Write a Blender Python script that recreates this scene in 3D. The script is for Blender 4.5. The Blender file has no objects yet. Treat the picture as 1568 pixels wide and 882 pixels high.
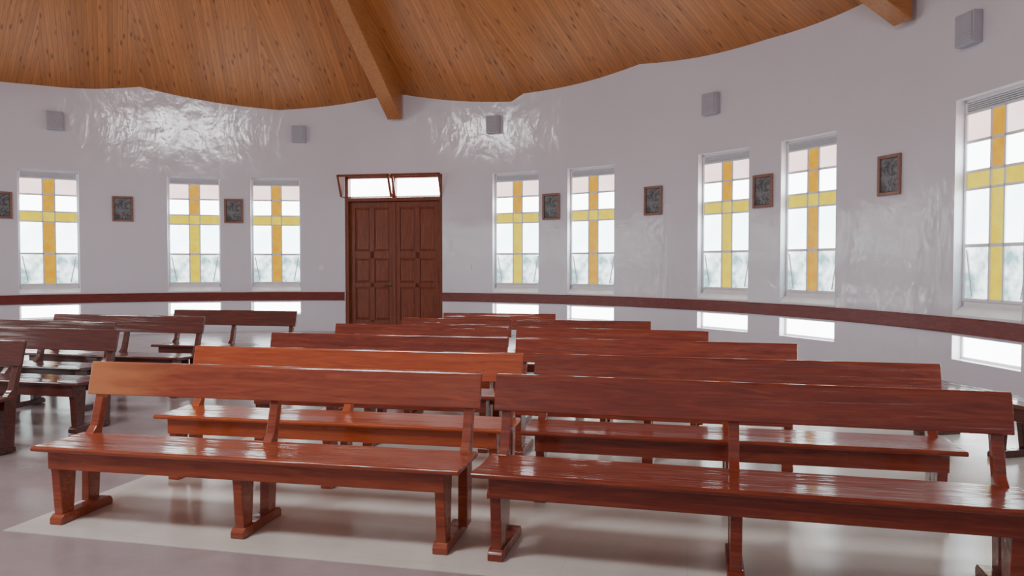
import bpy, math, random
from mathutils import Vector, Matrix
random.seed(4)
CX, CY, R = -4.3, 7.5, 9.6
APEX = 10.4
rad = math.radians

def P(a, r, z):
    a = rad(a)
    return (CX + r*math.sin(a), CY + r*math.cos(a), z)

# ---------------------------------------------------------------- materials
def new_mat(name):
    m = bpy.data.materials.new(name); m.use_nodes = True
    nt = m.node_tree
    b = nt.nodes['Principled BSDF']
    return m, nt, b
def N(nt, t, **kw):
    n = nt.nodes.new(t)
    for k, v in kw.items(): setattr(n, k, v)
    return n
def math_node(nt, op, a=None, b=None, c=None):
    n = N(nt, 'ShaderNodeMath', operation=op)
    for i, v in enumerate((a, b, c)):
        if v is None: continue
        if isinstance(v, (int, float)): n.inputs[i].default_value = v
        else: nt.links.new(v, n.inputs[i])
    return n.outputs[0]
def ramp(nt, fac, stops):
    n = N(nt, 'ShaderNodeValToRGB')
    while len(n.color_ramp.elements) < len(stops): n.color_ramp.elements.new(0.5)
    for e, (p, c) in zip(n.color_ramp.elements, stops):
        e.position = p; e.color = (*c, 1)
    nt.links.new(fac, n.inputs[0])
    return n.outputs[0]
def mapping(nt, src, scale):
    n = N(nt, 'ShaderNodeMapping'); n.inputs['Scale'].default_value = scale
    nt.links.new(src, n.inputs[0]); return n.outputs[0]
def noise(nt, vec, scale, detail=3, rough=.5, dist=0):
    n = N(nt, 'ShaderNodeTexNoise')
    n.inputs['Scale'].default_value = scale; n.inputs['Detail'].default_value = detail
    n.inputs['Roughness'].default_value = rough; n.inputs['Distortion'].default_value = dist
    nt.links.new(vec, n.inputs['Vector']); return n.outputs['Fac']
def bump(nt, b, h, strength, dist, sock='Normal'):
    n = N(nt, 'ShaderNodeBump'); n.inputs['Strength'].default_value = strength
    n.inputs['Distance'].default_value = dist
    nt.links.new(h, n.inputs['Height']); nt.links.new(n.outputs[0], b.inputs[sock])
    return n.outputs[0]
def mixc(nt, fac, a, b, mode='MIX'):
    n = N(nt, 'ShaderNodeMix', data_type='RGBA', blend_type=mode)
    for i, v in ((0, fac), (6, a), (7, b)):
        if isinstance(v, (int, float)): n.inputs[i].default_value = v
        elif isinstance(v, tuple): n.inputs[i].default_value = (*v, 1)
        else: nt.links.new(v, n.inputs[i])
    return n.outputs[2]

def wood_mat(name, c1, c2, c3, rough=.45, coat=.6, var=.5, scale=(1.2, 14, 14), crough=.10, end=None):
    m, nt, b = new_mat(name)
    tc = N(nt, 'ShaderNodeTexCoord'); oi = N(nt, 'ShaderNodeObjectInfo')
    add = N(nt, 'ShaderNodeVectorMath', operation='ADD')
    sc = N(nt, 'ShaderNodeVectorMath', operation='SCALE'); sc.inputs['Scale'].default_value = 17
    comb = N(nt, 'ShaderNodeCombineXYZ')
    for i in range(3): nt.links.new(oi.outputs['Random'], comb.inputs[i])
    nt.links.new(comb.outputs[0], sc.inputs[0])
    nt.links.new(tc.outputs['Object'], add.inputs[0]); nt.links.new(sc.outputs[0], add.inputs[1])
    v = mapping(nt, add.outputs[0], scale)
    g = noise(nt, v, 2.2, 5, .6, 1.2)
    col = ramp(nt, g, [(.28, c1), (.5, c2), (.72, c3)])
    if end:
        # paler colour towards one end of the top board
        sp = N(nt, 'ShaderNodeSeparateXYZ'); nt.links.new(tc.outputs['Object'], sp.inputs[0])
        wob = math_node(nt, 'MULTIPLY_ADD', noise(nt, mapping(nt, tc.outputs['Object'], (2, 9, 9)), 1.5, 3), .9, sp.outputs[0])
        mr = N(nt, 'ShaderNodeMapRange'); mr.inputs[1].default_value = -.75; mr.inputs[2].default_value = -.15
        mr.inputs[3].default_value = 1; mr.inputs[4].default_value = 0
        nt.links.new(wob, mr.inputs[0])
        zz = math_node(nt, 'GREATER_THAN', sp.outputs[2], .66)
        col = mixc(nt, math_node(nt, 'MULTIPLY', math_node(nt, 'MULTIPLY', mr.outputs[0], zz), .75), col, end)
    f = math_node(nt, 'MULTIPLY_ADD', oi.outputs['Random'], var, 1 - var*.5)
    hsv = N(nt, 'ShaderNodeHueSaturation'); nt.links.new(col, hsv.inputs['Color']); nt.links.new(f, hsv.inputs['Value'])
    nt.links.new(hsv.outputs[0], b.inputs['Base Color'])
    b.inputs['Roughness'].default_value = rough
    b.inputs['Specular IOR Level'].default_value = .25
    b.inputs['Coat Weight'].default_value = coat
    big = noise(nt, tc.outputs['Object'], 6, 3)
    nt.links.new(math_node(nt, 'MULTIPLY_ADD', big, .08, crough-.04), b.inputs['Coat Roughness'])
    bump(nt, b, g, .08, .003)
    # varnish follows the lengthwise planing marks of the boards
    g2 = noise(nt, mapping(nt, add.outputs[0], tuple(.35 if s < 5 else 9 for s in scale)), 3.0, 3, .5, .3)
    bump(nt, b, g2, .5, .009, 'Coat Normal')
    return m

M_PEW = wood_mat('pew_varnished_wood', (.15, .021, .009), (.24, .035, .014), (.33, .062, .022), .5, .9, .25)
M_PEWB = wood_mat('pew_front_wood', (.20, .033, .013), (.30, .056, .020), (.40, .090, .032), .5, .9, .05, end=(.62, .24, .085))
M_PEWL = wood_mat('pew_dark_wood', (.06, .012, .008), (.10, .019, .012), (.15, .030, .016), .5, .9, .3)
M_PEWO = wood_mat('pew_orange_wood', (.33, .050, .013), (.44, .080, .020), (.54, .12, .030), .45, .9, .1)
M_DOOR = wood_mat('door_wood', (.15, .038, .020), (.22, .058, .029), (.29, .088, .042), .4, .3, .05, (14, 14, 1.2), .2)
M_TRIM = wood_mat('rail_wood', (.12, .020, .017), (.17, .030, .024), (.22, .042, .032), .4, .4, .05, (3, 3, 14), .2)
M_BEAM = wood_mat('beam_wood', (.34, .13, .042), (.43, .175, .058), (.52, .23, .080), .45, .15, .05, (10, 1, 10), .2)
M_FRAMEW = wood_mat('picture_frame_wood', (.22, .11, .09), (.28, .15, .12), (.34, .19, .15), .4, .1, .1)

# wall paint (semi gloss enamel over trowelled plaster)
M_WALL, nt, b = new_mat('pale_lavender_gloss_paint')
tc = N(nt, 'ShaderNodeTexCoord')
n1 = noise(nt, tc.outputs['Object'], .5, 3)
n2 = noise(nt, tc.outputs['Object'], 1.9, 3, .5)
n3 = noise(nt, mapping(nt, tc.outputs['Object'], (1, 1, .5)), 4.5, 3, .55, .8)
col = ramp(nt, n1, [(.3, (.71, .70, .785)), (.7, (.76, .75, .835))])
nt.links.new(col, b.inputs['Base Color'])
b.inputs['Roughness'].default_value = .55
b.inputs['Coat Weight'].default_value = 1
b.inputs['Coat IOR'].default_value = 1.6
nt.links.new(math_node(nt, 'MULTIPLY_ADD', n3, .22, .02), b.inputs['Coat Roughness'])
h = math_node(nt, 'ADD', math_node(nt, 'MULTIPLY', n2, 1.0), math_node(nt, 'MULTIPLY', n3, .45))
bump(nt, b, h, .12, .03)
bump(nt, b, h, .40, .03, 'Coat Normal')

# floor
def floor_mat(name, ca, cb, size, grout, rough):
    m, nt, b = new_mat(name)
    tc = N(nt, 'ShaderNodeTexCoord')
    mp = N(nt, 'ShaderNodeMapping'); mp.inputs['Rotation'].default_value = (0, 0, rad(13))
    nt.links.new(tc.outputs['Object'], mp.inputs[0])
    br = N(nt, 'ShaderNodeTexBrick'); br.offset = 0
    br.inputs['Scale'].default_value = 1; br.inputs['Brick Width'].default_value = size
    br.inputs['Row Height'].default_value = size; br.inputs['Mortar Size'].default_value = .0025
    br.inputs['Mortar Smooth'].default_value = .3
    nt.links.new(mp.outputs[0], br.inputs['Vector'])
    g = noise(nt, tc.outputs['Object'], 3.5, 6, .6)
    c = ramp(nt, g, [(.3, ca), (.7, cb)])
    out = mixc(nt, br.outputs['Fac'], c, grout)
    nt.links.new(out, b.inputs['Base Color'])
    nt.links.new(math_node(nt, 'MULTIPLY_ADD', g, .2, rough), b.inputs['Roughness'])
    b.inputs['Specular IOR Level'].default_value = .33
    return m
M_FLOOR = floor_mat('floor_mauve_tile', (.33, .275, .285), (.39, .33, .34), .6, (.35, .29, .30), .13)
M_FLOORP = floor_mat('floor_pale_tile', (.64, .62, .57), (.72, .70, .65), .6, (.62, .60, .55), .11)

# ceiling boards
M_CEIL, nt, b = new_mat('pine_board_ceiling')
uvn = N(nt, 'ShaderNodeUVMap'); sep = N(nt, 'ShaderNodeSeparateXYZ'); nt.links.new(uvn.outputs[0], sep.inputs[0])
q = math_node(nt, 'DIVIDE', sep.outputs[0], .085)
fl = math_node(nt, 'FLOOR', q); fr = math_node(nt, 'FRACT', q)
wn = N(nt, 'ShaderNodeTexWhiteNoise', noise_dimensions='1D'); nt.links.new(fl, wn.inputs['W'])
off = math_node(nt, 'MULTIPLY', wn.outputs['Value'], 37)
cb = N(nt, 'ShaderNodeCombineXYZ'); nt.links.new(sep.outputs[0], cb.inputs[0])
nt.links.new(math_node(nt, 'ADD', sep.outputs[1], off), cb.inputs[1]); nt.links.new(fl, cb.inputs[2])
gr = noise(nt, mapping(nt, cb.outputs[0], (22, 1.0, 1)), 1.6, 5, .6, .8)
base = ramp(nt, gr, [(.25, (.38, .135, .036)), (.5, (.48, .180, .050)), (.75, (.57, .235, .072))])
var = math_node(nt, 'MULTIPLY_ADD', wn.outputs['Value'], .26, .85)
hs = N(nt, 'ShaderNodeHueSaturation'); nt.links.new(base, hs.inputs['Color']); nt.links.new(var, hs.inputs['Value'])
vo = N(nt, 'ShaderNodeTexVoronoi'); vo.inputs['Scale'].default_value = 1
nt.links.new(mapping(nt, cb.outputs[0], (9, 2.6, 1)), vo.inputs['Vector'])
kn = N(nt, 'ShaderNodeMapRange'); kn.inputs[1].default_value = .10; kn.inputs[2].default_value = .28
kn.inputs[3].default_value = 1; kn.inputs[4].default_value = 0
nt.links.new(vo.outputs['Distance'], kn.inputs[0])
c2 = mixc(nt, math_node(nt, 'MULTIPLY', kn.outputs[0], .75), hs.outputs[0], (.13, .038, .013))
edge = math_node(nt, 'GREATER_THAN', math_node(nt, 'ABSOLUTE', math_node(nt, 'SUBTRACT', fr, .5)), .45)
c3 = mixc(nt, math_node(nt, 'MULTIPLY', edge, .5), c2, (.13, .045, .015))
nt.links.new(c3, b.inputs['Base Color']); b.inputs['Roughness'].default_value = .42
bump(nt, b, math_node(nt, 'SUBTRACT', 1, edge), .3, .004)

def plain(name, c, rough=.5, metal=0):
    m, nt, b = new_mat(name)
    tc = N(nt, 'ShaderNodeTexCoord')
    g = noise(nt, tc.outputs['Object'], 9, 3)
    nt.links.new(ramp(nt, g, [(.3, tuple(x*.93 for x in c)), (.7, c)]), b.inputs['Base Color'])
    b.inputs['Roughness'].default_value = rough; b.inputs['Metallic'].default_value = metal
    return m
def glass(name, c1, c2, strength, scale=3, base=.3):
    m, nt, b = new_mat(name)
    tc = N(nt, 'ShaderNodeTexCoord')
    g = noise(nt, tc.outputs['Object'], scale, 3)
    col = ramp(nt, g, [(.35, c1), (.65, c2)])
    b.inputs['Base Color'].default_value = (*(x*base for x in c1), 1); b.inputs['Roughness'].default_value = .25
    nt.links.new(col, b.inputs['Emission Color']); b.inputs['Emission Strength'].default_value = strength
    return m
M_WF = plain('white_window_frame', (.92, .91, .95), .3)
M_SILL = plain('white_sill_paint', (.94, .94, .97), .3)
M_GREY = plain('light_grey_plastic', (.48, .48, .55), .5)
M_GREYF = plain('grey_speaker_grille', (.42, .43, .49), .6)
M_LOUV = plain('white_louvre', (.85, .85, .9), .5)
M_METAL = plain('dark_bronze_handle', (.16, .11, .08), .4, 1)
M_DARK = plain('dark_gap', (.02, .015, .015), .8)
L = 11
G_TOP = glass('frosted_glass_upper', (1, .70, .66), (1, .84, .80), L*.25)
G_R2 = glass('frosted_glass_mid', (.90, .96, 1), (1, 1, 1), L)
G_R3 = glass('frosted_glass_tall', (.70, .90, .93), (.96, 1, 1), L*.8, 2)
G_LOW = glass('frosted_glass_low', (.14, .24, .25), (.92, 1, 1), L*.45, 4)
G_AMB = glass('amber_glass', (.95, .42, .0), (1, .56, .02), .95, 8, .1)
G_AMB2 = glass('yellow_glass', (.95, .68, .0), (1, .82, .02), 1.2, 8, .1)
G_WHITE = glass('clear_glass_daylight', (.93, .96, 1), (1, 1, 1), L*1.1)
G_GLARE = glass('glare_panel_glow', (.95, .95, 1), (1, 1, 1), 36)  # glow of the added out-of-view panels
M_PIC, nt, b = new_mat('station_relief_print')
tc = N(nt, 'ShaderNodeTexCoord')
g = noise(nt, tc.outputs['Object'], 9, 5, .6, 1.0)
nt.links.new(ramp(nt, g, [(.38, (.05, .05, .06)), (.5, (.13, .14, .15)), (.58, (.24, .25, .26)), (.66, (.09, .06, .06))]), b.inputs['Base Color'])
b.inputs['Roughness'].default_value = .3
bump(nt, b, g, .6, .01)

# ---------------------------------------------------------------- mesh builder
class MB:
    def __init__(s): s.v = []; s.f = []; s.m = []; s.mats = []
    def mi(s, m):
        if m not in s.mats: s.mats.append(m)
        return s.mats.index(m)
    def face(s, pts, mat):
        i = len(s.v); s.v += [tuple(p) for p in pts]; s.f.append(tuple(range(i, i+len(pts)))); s.m.append(s.mi(mat))
    def box(s, x0, x1, y0, y1, z0, z1, mat, M=None):
        c = [(x0,y0,z0),(x1,y0,z0),(x1,y1,z0),(x0,y1,z0),(x0,y0,z1),(x1,y0,z1),(x1,y1,z1),(x0,y1,z1)]
        if M: c = [tuple(M @ Vector(p)) for p in c]
        s.solid(c, [(0,3,2,1),(4,5,6,7),(0,1,5,4),(1,2,6,5),(2,3,7,6),(3,0,4,7)], mat)
    def solid(s, c, faces, mat):
        i = len(s.v); s.v += c
        for f in faces: s.f.append(tuple(i+k for k in f)); s.m.append(s.mi(mat))
    def prism(s, poly, x0, x1, mat):
        n = len(poly)
        c = [(x0, y, z) for y, z in poly] + [(x1, y, z) for y, z in poly]
        fs = [tuple(range(n))[::-1], tuple(range(n, 2*n))] + [(i, (i+1) % n, n+(i+1) % n, n+i) for i in range(n)]
        s.solid(c, fs, mat)
    def cyl(s, p, axis, r, l, mat, n=14):
        a = Vector(axis).normalized(); t = a.orthogonal().normalized(); u = a.cross(t)
        c0 = Vector(p); c = []
        for k in (0, 1):
            for i in range(n):
                th = 2*math.pi*i/n
                c.append(tuple(c0 + a*l*k + (t*math.cos(th)+u*math.sin(th))*r))
        fs = [tuple(range(n))[::-1], tuple(range(n, 2*n))] + [(i, (i+1) % n, n+(i+1) % n, n+i) for i in range(n)]
        s.solid(c, fs, mat)
    def obj(s, name, M=None, bevel=0, smooth=False, weld=False, recalc=True):
        me = bpy.data.meshes.new(name); me.from_pydata(s.v, [], s.f)
        for m in s.mats: me.materials.append(m)
        for p, k in zip(me.polygons, s.m): p.material_index = k
        import bmesh
        if weld or recalc:
            bm = bmesh.new(); bm.from_mesh(me)
            if weld: bmesh.ops.remove_doubles(bm, verts=bm.verts, dist=.0005)
            if recalc: bmesh.ops.recalc_face_normals(bm, faces=bm.faces)
            bm.to_mesh(me); bm.free()
        if smooth:
            for p in me.polygons: p.use_smooth = True
        o = bpy.data.objects.new(name, me); bpy.context.scene.collection.objects.link(o)
        if M: o.matrix_world = M
        if bevel:
            md = o.modifiers.new('bev', 'BEVEL'); md.width = bevel; md.segments = 2; md.limit_method = 'ANGLE'; md.angle_limit = rad(35)
        return o

def wallM(a, r=R, z=0):
    return Matrix.Translation(P(a, r, z)) @ Matrix.Rotation(-rad(a), 4, 'Z')

# ---------------------------------------------------------------- ceiling rim
RIM = [(-49.6,5.15),(-33,5.08),(-22,5.24),(-5,4.88),(10.4,5.22),(26.5,4.86),(28.2,5.0),(44,5.2),(60,5.04),(76.5,5.1),
       (93,4.95),(106,5.2),(123,4.95),(136,5.15),(153,4.95),(166,5.2),(183,4.95),(196,5.15),(213,4.95),(226,5.2),
       (243,4.95),(256,5.15),(273,4.95),(286,5.2),(310.4,5.15)]
def rim(a):
    while a < -49.6: a += 360
    while a > 310.4: a -= 360
    for (a0, z0), (a1, z1) in zip(RIM, RIM[1:]):
        if a0 <= a <= a1 + 1e-9:
            t = (a-a0)/(a1-a0)
            return z0 + (z1-z0)*t - .05*math.sin(math.pi*t)*(1 if a1-a0 > 5 else 0)
    return 5.1

WIN = [-32.1, -15.8, -5.6, 27.1, 37.5, 55, 65.3, 84.1, 94.5]
WIN += [-42.5, -66, -76] + [114, 244, 254, 266, 276]
HW = .535; HWA = math.degrees(HW/R)
DOOR = 10.2; DHW = 1.12; DHA = math.degrees(DHW/R)
W0, W1z, LW0, LW1 = .88, 3.4, .38, .66
def norm(a):
    while a < -90: a += 360
    while a >= 270: a -= 360
    return a
WIN = [norm(a) for a in WIN]

# walls
edges = set()
a = -90
while a < 270: edges.add(round(a, 3)); a += 1.5
for w in WIN: edges |= {round(w-HWA, 3), round(w+HWA, 3)}
edges |= {round(DOOR-DHA, 3), round(DOOR+DHA, 3)}
for k, _ in RIM: edges.add(round(norm(k), 3))
E = sorted(edges); E.append(270.0)
mb = MB(); RV = .2
for a0, a1 in zip(E, E[1:]):
    if a1-a0 < 1e-4: continue
    am = (a0+a1)/2
    inw = any(abs(am-w) < HWA for w in WIN); ind = abs(am-DOOR) < DHA
    zs = [0, LW0, LW1, W0, 2.1, W1z, 3.45]
    for i in range(len(zs)):
        z0 = zs[i]; top = i == len(zs)-1
        if inw and (i == 1 or i in (3, 4)): continue
        if ind and i <= 5: continue
        if top: za, zb = rim(a0)+.12, rim(a1)+.12
        else: za = zb = zs[i+1]
        mb.face([P(a0,R,z0), P(a1,R,z0), P(a1,R,zb), P(a0,R,za)], M_WALL)
wall = mb.obj('wall_round', smooth=True, weld=True, recalc=False)
# reveals
mb = MB()
def reveal(a0, a1, z0, z1, mat, bottom=True):
    I = lambda a, z: P(a, R, z)
    O = lambda a, z: P(a, R+RV, z)
    mb.face([I(a0,z0), O(a0,z0), O(a0,z1), I(a0,z1)], mat)
    mb.face([I(a1,z0), I(a1,z1), O(a1,z1), O(a1,z0)], mat)
    mb.face([I(a0,z1), O(a0,z1), O(a1,z1), I(a1,z1)], mat)
    if bottom: mb.face([I(a0,z0), I(a1,z0), O(a1,z0), O(a0,z0)], mat)
for w in WIN:
    reveal(w-HWA, w+HWA, W0, W1z, M_SILL); reveal(w-HWA, w+HWA, LW0, LW1, M_SILL)
reveal(DOOR-DHA, DOOR+DHA, 0, 3.45, M_SILL, False)
rv = mb.obj('wall_reveals', recalc=False)
rv.parent = wall

# floor
mb = MB()
ring = [P(i*3, R+.25, 0) for i in range(120)][::-1]
mb.face(ring, M_FLOOR)
mb.obj('floor', recalc=False)
mb = MB()
poly = [(-2.86, 4.27), (3.6, 2.80), (4.55, 7.0), (1.6, 9.9), (-1.3, 10.6)]
def slab(poly, z0, z1, mat):
    n = len(poly)
    c = [(x, y, z0) for x, y in poly] + [(x, y, z1) for x, y in poly]
    mb.solid(c, [tuple(range(n))[::-1], tuple(range(n, 2*n))] + [(i, (i+1) % n, n+(i+1) % n, n+i) for i in range(n)], mat)
slab(poly, 0, .004, M_FLOORP)
mb.obj('floor_pale_inlay')

# ceiling
me = bpy.data.meshes.new('ceiling'); vs = []; fs = []; uvs = []
NR = 10
folds = [f[0] for f in RIM]
for a0, a1 in zip(folds, folds[1:]):
    n = max(1, int((a1-a0)/1.5)); am = (a0+a1)/2
    for k in range(n):
        b0 = a0+(a1-a0)*k/n; b1 = a0+(a1-a0)*(k+1)/n
        for j in range(NR):
            q = []
            for bb, t in ((b0, j/NR), (b0, (j+1)/NR), (b1, (j+1)/NR), (b1, j/NR)):
                r = (R+.02)*(1-t); z = rim(bb)*(1-t) + APEX*t
                q.append((P(bb, r, z), (r*math.sin(rad(bb-am)), r*math.cos(rad(bb-am))*1.13)))
            i = len(vs)
            vs += [p for p, _ in q]; fs.append((i, i+1, i+2, i+3)); uvs += [u for _, u in q]
me.from_pydata(vs, [], fs)
uvl = me.uv_layers.new(name='UVMap')
for i, u in enumerate(uvs): uvl.data[i].uv = u
me.materials.append(M_CEIL)
ceil = bpy.data.objects.new('ceiling', me); bpy.context.scene.collection.objects.link(ceil)

# beams
for k, ba in enumerate([10.6, 76.3, 136, 196, 256, -49.6]):
    mb = MB()
    r0, w = R-.12, .16
    slope = (APEX-rim(ba))/R
    dep = .62
    r1 = .15
    c = []
    for rr in (r0, r1):
        zt = rim(ba) + slope*(R-rr) - .02
        if rr == r1: zt -= .1
        for x in (-w, w):
            for z in (zt-dep, zt+.03): c.append((x, rr, z))
    fs_ = [(0,2,3,1),(4,5,7,6),(0,4,6,2),(1,3,7,5),(0,1,5,4),(2,6,7,3)]
    mb.solid(c, fs_, M_BEAM)
    Mx = Matrix.Translation((CX, CY, 0)) @ Matrix.Rotation(-rad(ba), 4, 'Z')
    mb.obj('roof_beam', Mx, bevel=.012)

# added glowing panels under the roof, out of view, for the wall glare
sl = (APEX-5.05)/R
def skylight(ra, rs, hx, hy, name):
    mb = MB()
    mb.face([(-hx, -hy, 0), (-hx, hy, 0), (hx, hy, 0), (hx, -hy, 0)], G_GLARE)
    n = 4 if hx > 1 else 3
    for i in range(n):
        x = -hx-.05 + 2*hx*i/(n-1)
        mb.box(x, x+.1, -hy-.05, hy+.05, -.06, .02, M_BEAM)
    for y in (-hy-.05, hy-.05): mb.box(-hx-.05, hx+.05, y, y+.1, -.06, .02, M_BEAM)
    Ms = Matrix.Translation(P(ra, rs, 5.05+(R-rs)*sl-.12)) @ Matrix.Rotation(-rad(ra), 4, 'Z') @ Matrix.Rotation(-math.atan(sl), 4, 'X')
    o = mb.obj(name, Ms, recalc=False)
    o.parent = ceil
skylight(178.6, 6.0, 1.5, .7, 'glare_panel_a')
skylight(268.5, 6.5, .8, .6, 'glare_panel_b')

# ---------------------------------------------------------------- windows
def window(a, idx):
    mb = MB(); y0, y1 = .10, .15; yp = .118
    def pane(x0, x1, z0, z1, m): mb.face([(x0,yp,z0),(x1,yp,z0),(x1,yp,z1),(x0,yp,z1)], m)
    def bar(x0, x1, z0, z1, d=0): mb.box(x0, x1, y0-d, y1, z0, z1, M_WF)
    hw = HW-.002
    bar(-hw, -hw+.035, W0+.12, W1z); bar(hw-.035, hw, W0+.12, W1z)
    bar(-hw, hw, W1z-.035, W1z)
    for i in range(5):
        z = W1z-.045-i*.023
        M = Matrix.Translation((0, .115, z)) @ Matrix.Rotation(rad(35), 4, 'X')
        mb.box(-hw+.04, hw-.04, -.02, .02, -.003, .003, M_LOUV, M)
    pane2 = [(-hw+.04, .147, W1z-.15), (hw-.04, .147, W1z-.15), (hw-.04, .147, W1z-.03), (-hw+.04, .147, W1z-.03)]
    mb.face(pane2, M_LOUV)
    bar(-hw, hw, W1z-.175, W1z-.155)
    rows = [(2.925, 3.225, G_TOP), (2.58, 2.89, G_R2), (2.375, 2.55, None), (1.73, 2.345, G_R3), (1.10, 1.69, G_LOW)]
    for z0, z1, g in rows:
        for x0, x1, c in ((-hw+.035, -.12, 0), (-.095, .095, 1), (.12, hw-.035, 0)):
            if g is None: m = G_AMB2
            elif c: m = G_AMB if z0 > 2.3 or idx % 2 else G_AMB2
            else: m = g
            pane(x0, x1, z0, z1, m)
    for z0, z1 in ((2.89, 2.925), (2.55, 2.58), (2.345, 2.375), (1.69, 1.73), (1.06, 1.10)):
        bar(-hw+.035, hw-.035, z0, z1)
    for x in (-.12, .095): bar(x, x+.025, 1.08, 3.24)
    for sx in (-1, 1):
        mb.solid([(sx*(hw-.05), .10, 1.66), (sx*(hw-.07), .10, 1.66), (sx*(hw-.17), .10, 1.12), (sx*(hw-.15), .10, 1.12),
                  (sx*(hw-.05), .12, 1.66), (sx*(hw-.07), .12, 1.66), (sx*(hw-.17), .12, 1.12), (sx*(hw-.15), .12, 1.12)],
                 [(0,1,2,3),(4,7,6,5),(0,4,5,1),(1,5,6,2),(2,6,7,3),(3,7,4,0)], M_WF)
    bar(-hw, hw, W0+.10, 1.07)
    mb.prism([(-.02, W0+.001), (.16, W0+.001), (.16, W0+.12), (.10, W0+.12), (-.02, W0+.03)], -hw, hw, M_SILL)
    mb.box(-hw, hw, y0, y1, LW0+.001, LW0+.03, M_WF); mb.box(-hw, hw, y0, y1, LW1-.02, LW1-.001, M_WF)
    mb.box(-hw, -hw+.03, y0, y1, LW0, LW1, M_WF); mb.box(hw-.03, hw, y0, y1, LW0, LW1, M_WF)
    pane(-hw+.03, hw-.03, LW0+.03, LW1-.02, G_WHITE)
    mb.obj('window_%d' % idx, wallM(a), recalc=False)
for i, a in enumerate(WIN): window(a, i+1)

# ---------------------------------------------------------------- door
mb = MB()
hw = DHW-.002
mb.box(-hw, -hw+.07, -.03, .18, 0, 3.44, M_DOOR); mb.box(hw-.07, hw, -.03, .18, 0, 3.44, M_DOOR)
mb.box(-hw, hw, -.03, .18, 3.38, 3.445, M_DOOR); mb.box(-hw, hw, -.04, .18, 2.88, 2.96, M_DOOR)
mb.box(-.035, .035, -.02, .18, 2.96, 3.40, M_DOOR)
def leaf(x0, x1, yf):
    t = .05
    st = .12
    z0, z1 = .01, 2.875
    mb.box(x0, x0+st, yf, yf+t, z0, z1, M_DOOR); mb.box(x1-st, x1, yf, yf+t, z0, z1, M_DOOR)
    mb.box(x0+st, x1-st, yf, yf+t, z0, .25, M_DOOR); mb.box(x0+st, x1-st, yf, yf+t, z1-.13, z1, M_DOOR)
    xm = (x0+x1)/2
    mb.box(xm-.05, xm+.05, yf, yf+t, .2, z1-.1, M_DOOR)
    zz = [(.25, .98), (1.08, 1.62), (1.78, z1-.13)]
    mb.box(x0+st, x1-st, yf, yf+t, .98, 1.08, M_DOOR); mb.box(x0+st, x1-st, yf, yf+t, 1.62, 1.78, M_DOOR)
    for a, bz in zz:
        for xa, xb in ((x0+st, xm-.05), (xm+.05, x1-st)):
            mb.box(xa, xb, yf+.02, yf+t-.005, a, bz, M_DOOR)
            i = .05
            o_ = [(xa+.012, yf+.021, a+.012), (xb-.012, yf+.021, a+.012), (xb-.012, yf+.021, bz-.012), (xa+.012, yf+.021, bz-.012)]
            p_ = [(xa+i, yf+.004, a+i), (xb-i, yf+.004, a+i), (xb-i, yf+.004, bz-i), (xa+i, yf+.004, bz-i)]
            mb.solid(o_+p_, [(4,5,6,7), (0,1,5,4), (1,2,6,5), (2,3,7,6), (3,0,4,7)], M_DOOR)
leaf(-hw+.07, -.005, .07); leaf(.005, hw-.07, .04)
mb.box(-.03, .03, .02, .05, .01, 2.875, M_DOOR)
mb.cyl((-.1, .075, 1.02), (0, -1, 0), .012, .07, M_METAL); mb.cyl((-.1, .012, 1.02), (-1, 0, 0), .011, .13, M_METAL)
mb.box(-.125, -.075, .062, .07, .92, 1.12, M_METAL)
mb.box(-hw+.05, hw-.05, .17, .18, 0, 2.9, M_DARK)
mb.box(-hw+.07, hw-.07, .12, .13, 2.96, 3.38, G_WHITE)
mb.obj('door_1', wallM(DOOR), bevel=.004)
mb = MB()
for x0, x1 in ((-hw-.1, -.02), (.02, hw-.0)):
    M = Matrix.Translation((0, -.04, 2.97)) @ Matrix.Rotation(rad(24), 4, 'X')
    f = .05
    mb.box(x0, x0+f, -.03, .01, 0, .53, M_DOOR, M); mb.box(x1-f, x1, -.03, .01, 0, .53, M_DOOR, M)
    mb.box(x0, x1, -.03, .01, 0, .02, M_DOOR, M); mb.box(x0, x1, -.03, .01, .485, .53, M_DOOR, M)
ow = mb.obj('window_transom_hopper', wallM(DOOR), bevel=.003)

# dado rail
mb = MB()
a = DOOR+DHA+.05; end = DOOR-DHA-.05+360
n = 200
r_in, r_out = R-.035, R+.0
for i in range(n):
    a0 = a+(end-a)*i/n; a1 = a+(end-a)*(i+1)/n
    q = lambda aa: [P(aa, r_out, .69), P(aa, r_in, .69), P(aa, r_in-.006, .70), P(aa, r_in-.006, .865), P(aa, r_in, .875), P(aa, r_out, .875)]
    A, B = q(a0), q(a1)
    for k in range(5): mb.face([A[k], A[k+1], B[k+1], B[k]], M_TRIM)
mb.obj('trim_dado_rail', weld=True)

# stations
def station(a):
    mb = MB(); w, h, f = .2, .265, .045
    mb.box(-w, -w+f, -.035, 0, -h, h, M_FRAMEW); mb.box(w-f, w, -.035, 0, -h, h, M_FRAMEW)
    mb.box(-w+f, w-f, -.035, 0, h-f, h, M_FRAMEW); mb.box(-w+f, w-f, -.035, 0, -h, -h+f, M_FRAMEW)
    mb.box(-w+f, w-f, -.015, 0, -h+f, h-f, M_PIC)
    mb.obj('station_of_the_cross_picture', wallM(a, R-.004, 2.66), bevel=.006)
for a in (-37, -24.1, -10.9, 32.1, 46, 60, 74.4, 89.5, 105, -56): station(a)
def speaker(a, z):
    mb = MB()
    mb.box(-.15, .15, -.11, 0, -.18, .18, M_GREY)
    mb.box(-.13, .13, -.122, -.11, -.16, .16, M_GREYF)
    for i in range(9): mb.box(-.12, .12, -.127, -.122, -.15+i*.035, -.135+i*.035, M_GREY)
    mb.obj('wall_speaker', wallM(a, R-.005, z), bevel=.01)
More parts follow.
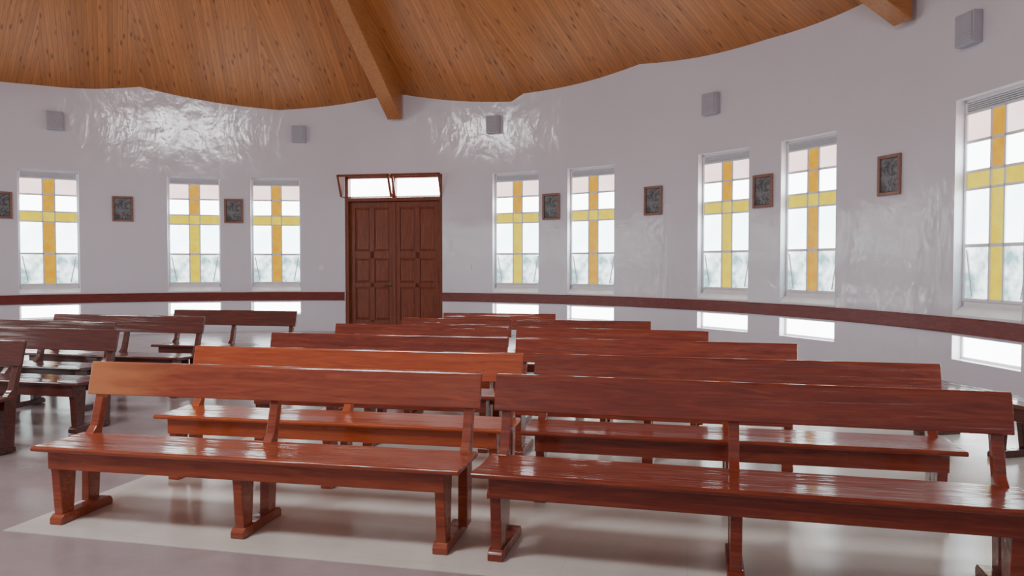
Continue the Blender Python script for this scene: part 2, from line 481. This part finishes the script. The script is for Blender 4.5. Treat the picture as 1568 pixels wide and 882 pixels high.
for a, z in ((-31.3, 4.4), (-2.4, 4.36), (24.2, 4.42), (53.6, 4.22), (82.4, 4.15), (110, 4.2), (-60, 4.3)): speaker(a, z)
for a in (.4, 20.6):
    mb = MB(); mb.box(-.06, .06, -.012, 0, -.06, .06, M_WF); mb.box(-.02, .02, -.02, -.012, -.03, .03, M_WF)
    mb.obj('light_switch', wallM(a, R-.003, 1.42), bevel=.003)

# ---------------------------------------------------------------- pews
def pew(Lp, Rp, mat, sup=3, back=True, name='church_pew'):
    Lp, Rp = Vector(Lp), Vector(Rp)
    d = Rp-Lp; ln = d.length; ang = math.atan2(d.y, d.x)
    h = ln/2; mb = MB()
    mb.prism([(0, .435), (.008, .428), (.40, .428), (.41, .435), (.41, .450), (.40, .456), (.2, .450), (.012, .458), (0, .450)], -h, h, mat)
    if back:
        mb.prism([(.448, .685), (.474, .680), (.522, .868), (.516, .882), (.500, .882), (.494, .872)], -h, h, mat)
    i = .085
    mb.box(-h+i, h-i, .035, .058, .325, .43, mat)
    mb.box(-h+i, h-i, .30, .322, .34, .43, mat)
    xs = [(-h+i+.03) + (2*h-2*i-.06)*k/(sup-1) for k in range(sup)]
    for k, x in enumerate(xs):
        t = .027
        mb.prism([(.03, .43), (.20, .43), (.165, .05), (.075, .05), (.055, .30)], x-t, x+t, mat)
        xp = x + (-.045 if k == 0 else (.045 if k == sup-1 else 0))
        if back:
            mb.prism([(.335, .05), (.425, .05), (.455, .44), (.560, .86), (.55, .875), (.522, .868), (.415, .50), (.345, .43)], xp-t, xp+t, mat)
        else:
            mb.prism([(.335, .05), (.415, .05), (.39, .43), (.28, .43)], x-t, x+t, mat)
        mb.prism([(.05, 0), (.47, 0), (.47, .035), (.45, .055), (.075, .055), (.05, .035)], x-.04, x+.04, mat)
        mb.box(x-t, x+t, .06, .41, .40, .43, mat)
    c = (Lp+Rp)/2
    M = Matrix.Translation((c.x, c.y, .0045)) @ Matrix.Rotation(ang, 4, 'Z')
    return mb.obj(name, M, bevel=.005)

pew((-2.74, 4.33), (-.27, 3.83), M_PEWB)
pew((-.21, 3.79), (2.27, 3.17), M_PEW)
pew((-2.47, 5.25), (-.02, 4.77), M_PEWO)
pew((.05, 4.74), (2.52, 4.20), M_PEW)
pew((-2.25, 6.37), (-.13, 5.95), M_PEW)
pew((-.08, 5.90), (2.08, 5.40), M_PEW)
pew((-1.92, 7.41), (-.13, 7.03), M_PEW)
pew((-.08, 6.98), (1.66, 6.50), M_PEW)
pew((-1.35, 8.25), (-.1, 8.0), M_PEW)
pew((-.05, 7.98), (1.38, 7.68), M_PEW)
pew((-.95, 9.15), (.45, 8.9), M_PEW)
# left group
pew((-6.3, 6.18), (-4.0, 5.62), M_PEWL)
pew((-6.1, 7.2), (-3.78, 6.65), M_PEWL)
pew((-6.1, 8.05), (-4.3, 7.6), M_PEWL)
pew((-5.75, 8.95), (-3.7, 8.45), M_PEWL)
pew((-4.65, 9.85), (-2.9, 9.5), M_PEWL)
# right wall bench
pew((3.45, 6.75), (3.85, 5.0), M_PEWL, back=False, name='wooden_bench')

# ---------------------------------------------------------------- world / camera
w = bpy.data.worlds.new('World'); bpy.context.scene.world = w; w.use_nodes = True
w.node_tree.nodes['Background'].inputs[0].default_value = (.8, .88, 1, 1)
w.node_tree.nodes['Background'].inputs[1].default_value = 1
cam = bpy.data.cameras.new('Camera'); cam.lens = 27; cam.sensor_width = 36; cam.clip_start = .05
co = bpy.data.objects.new('Camera', cam); bpy.context.scene.collection.objects.link(co)
co.location = (0, 0, 1.5); co.rotation_euler = (rad(90-1.8), 0, 0)
bpy.context.scene.camera = co
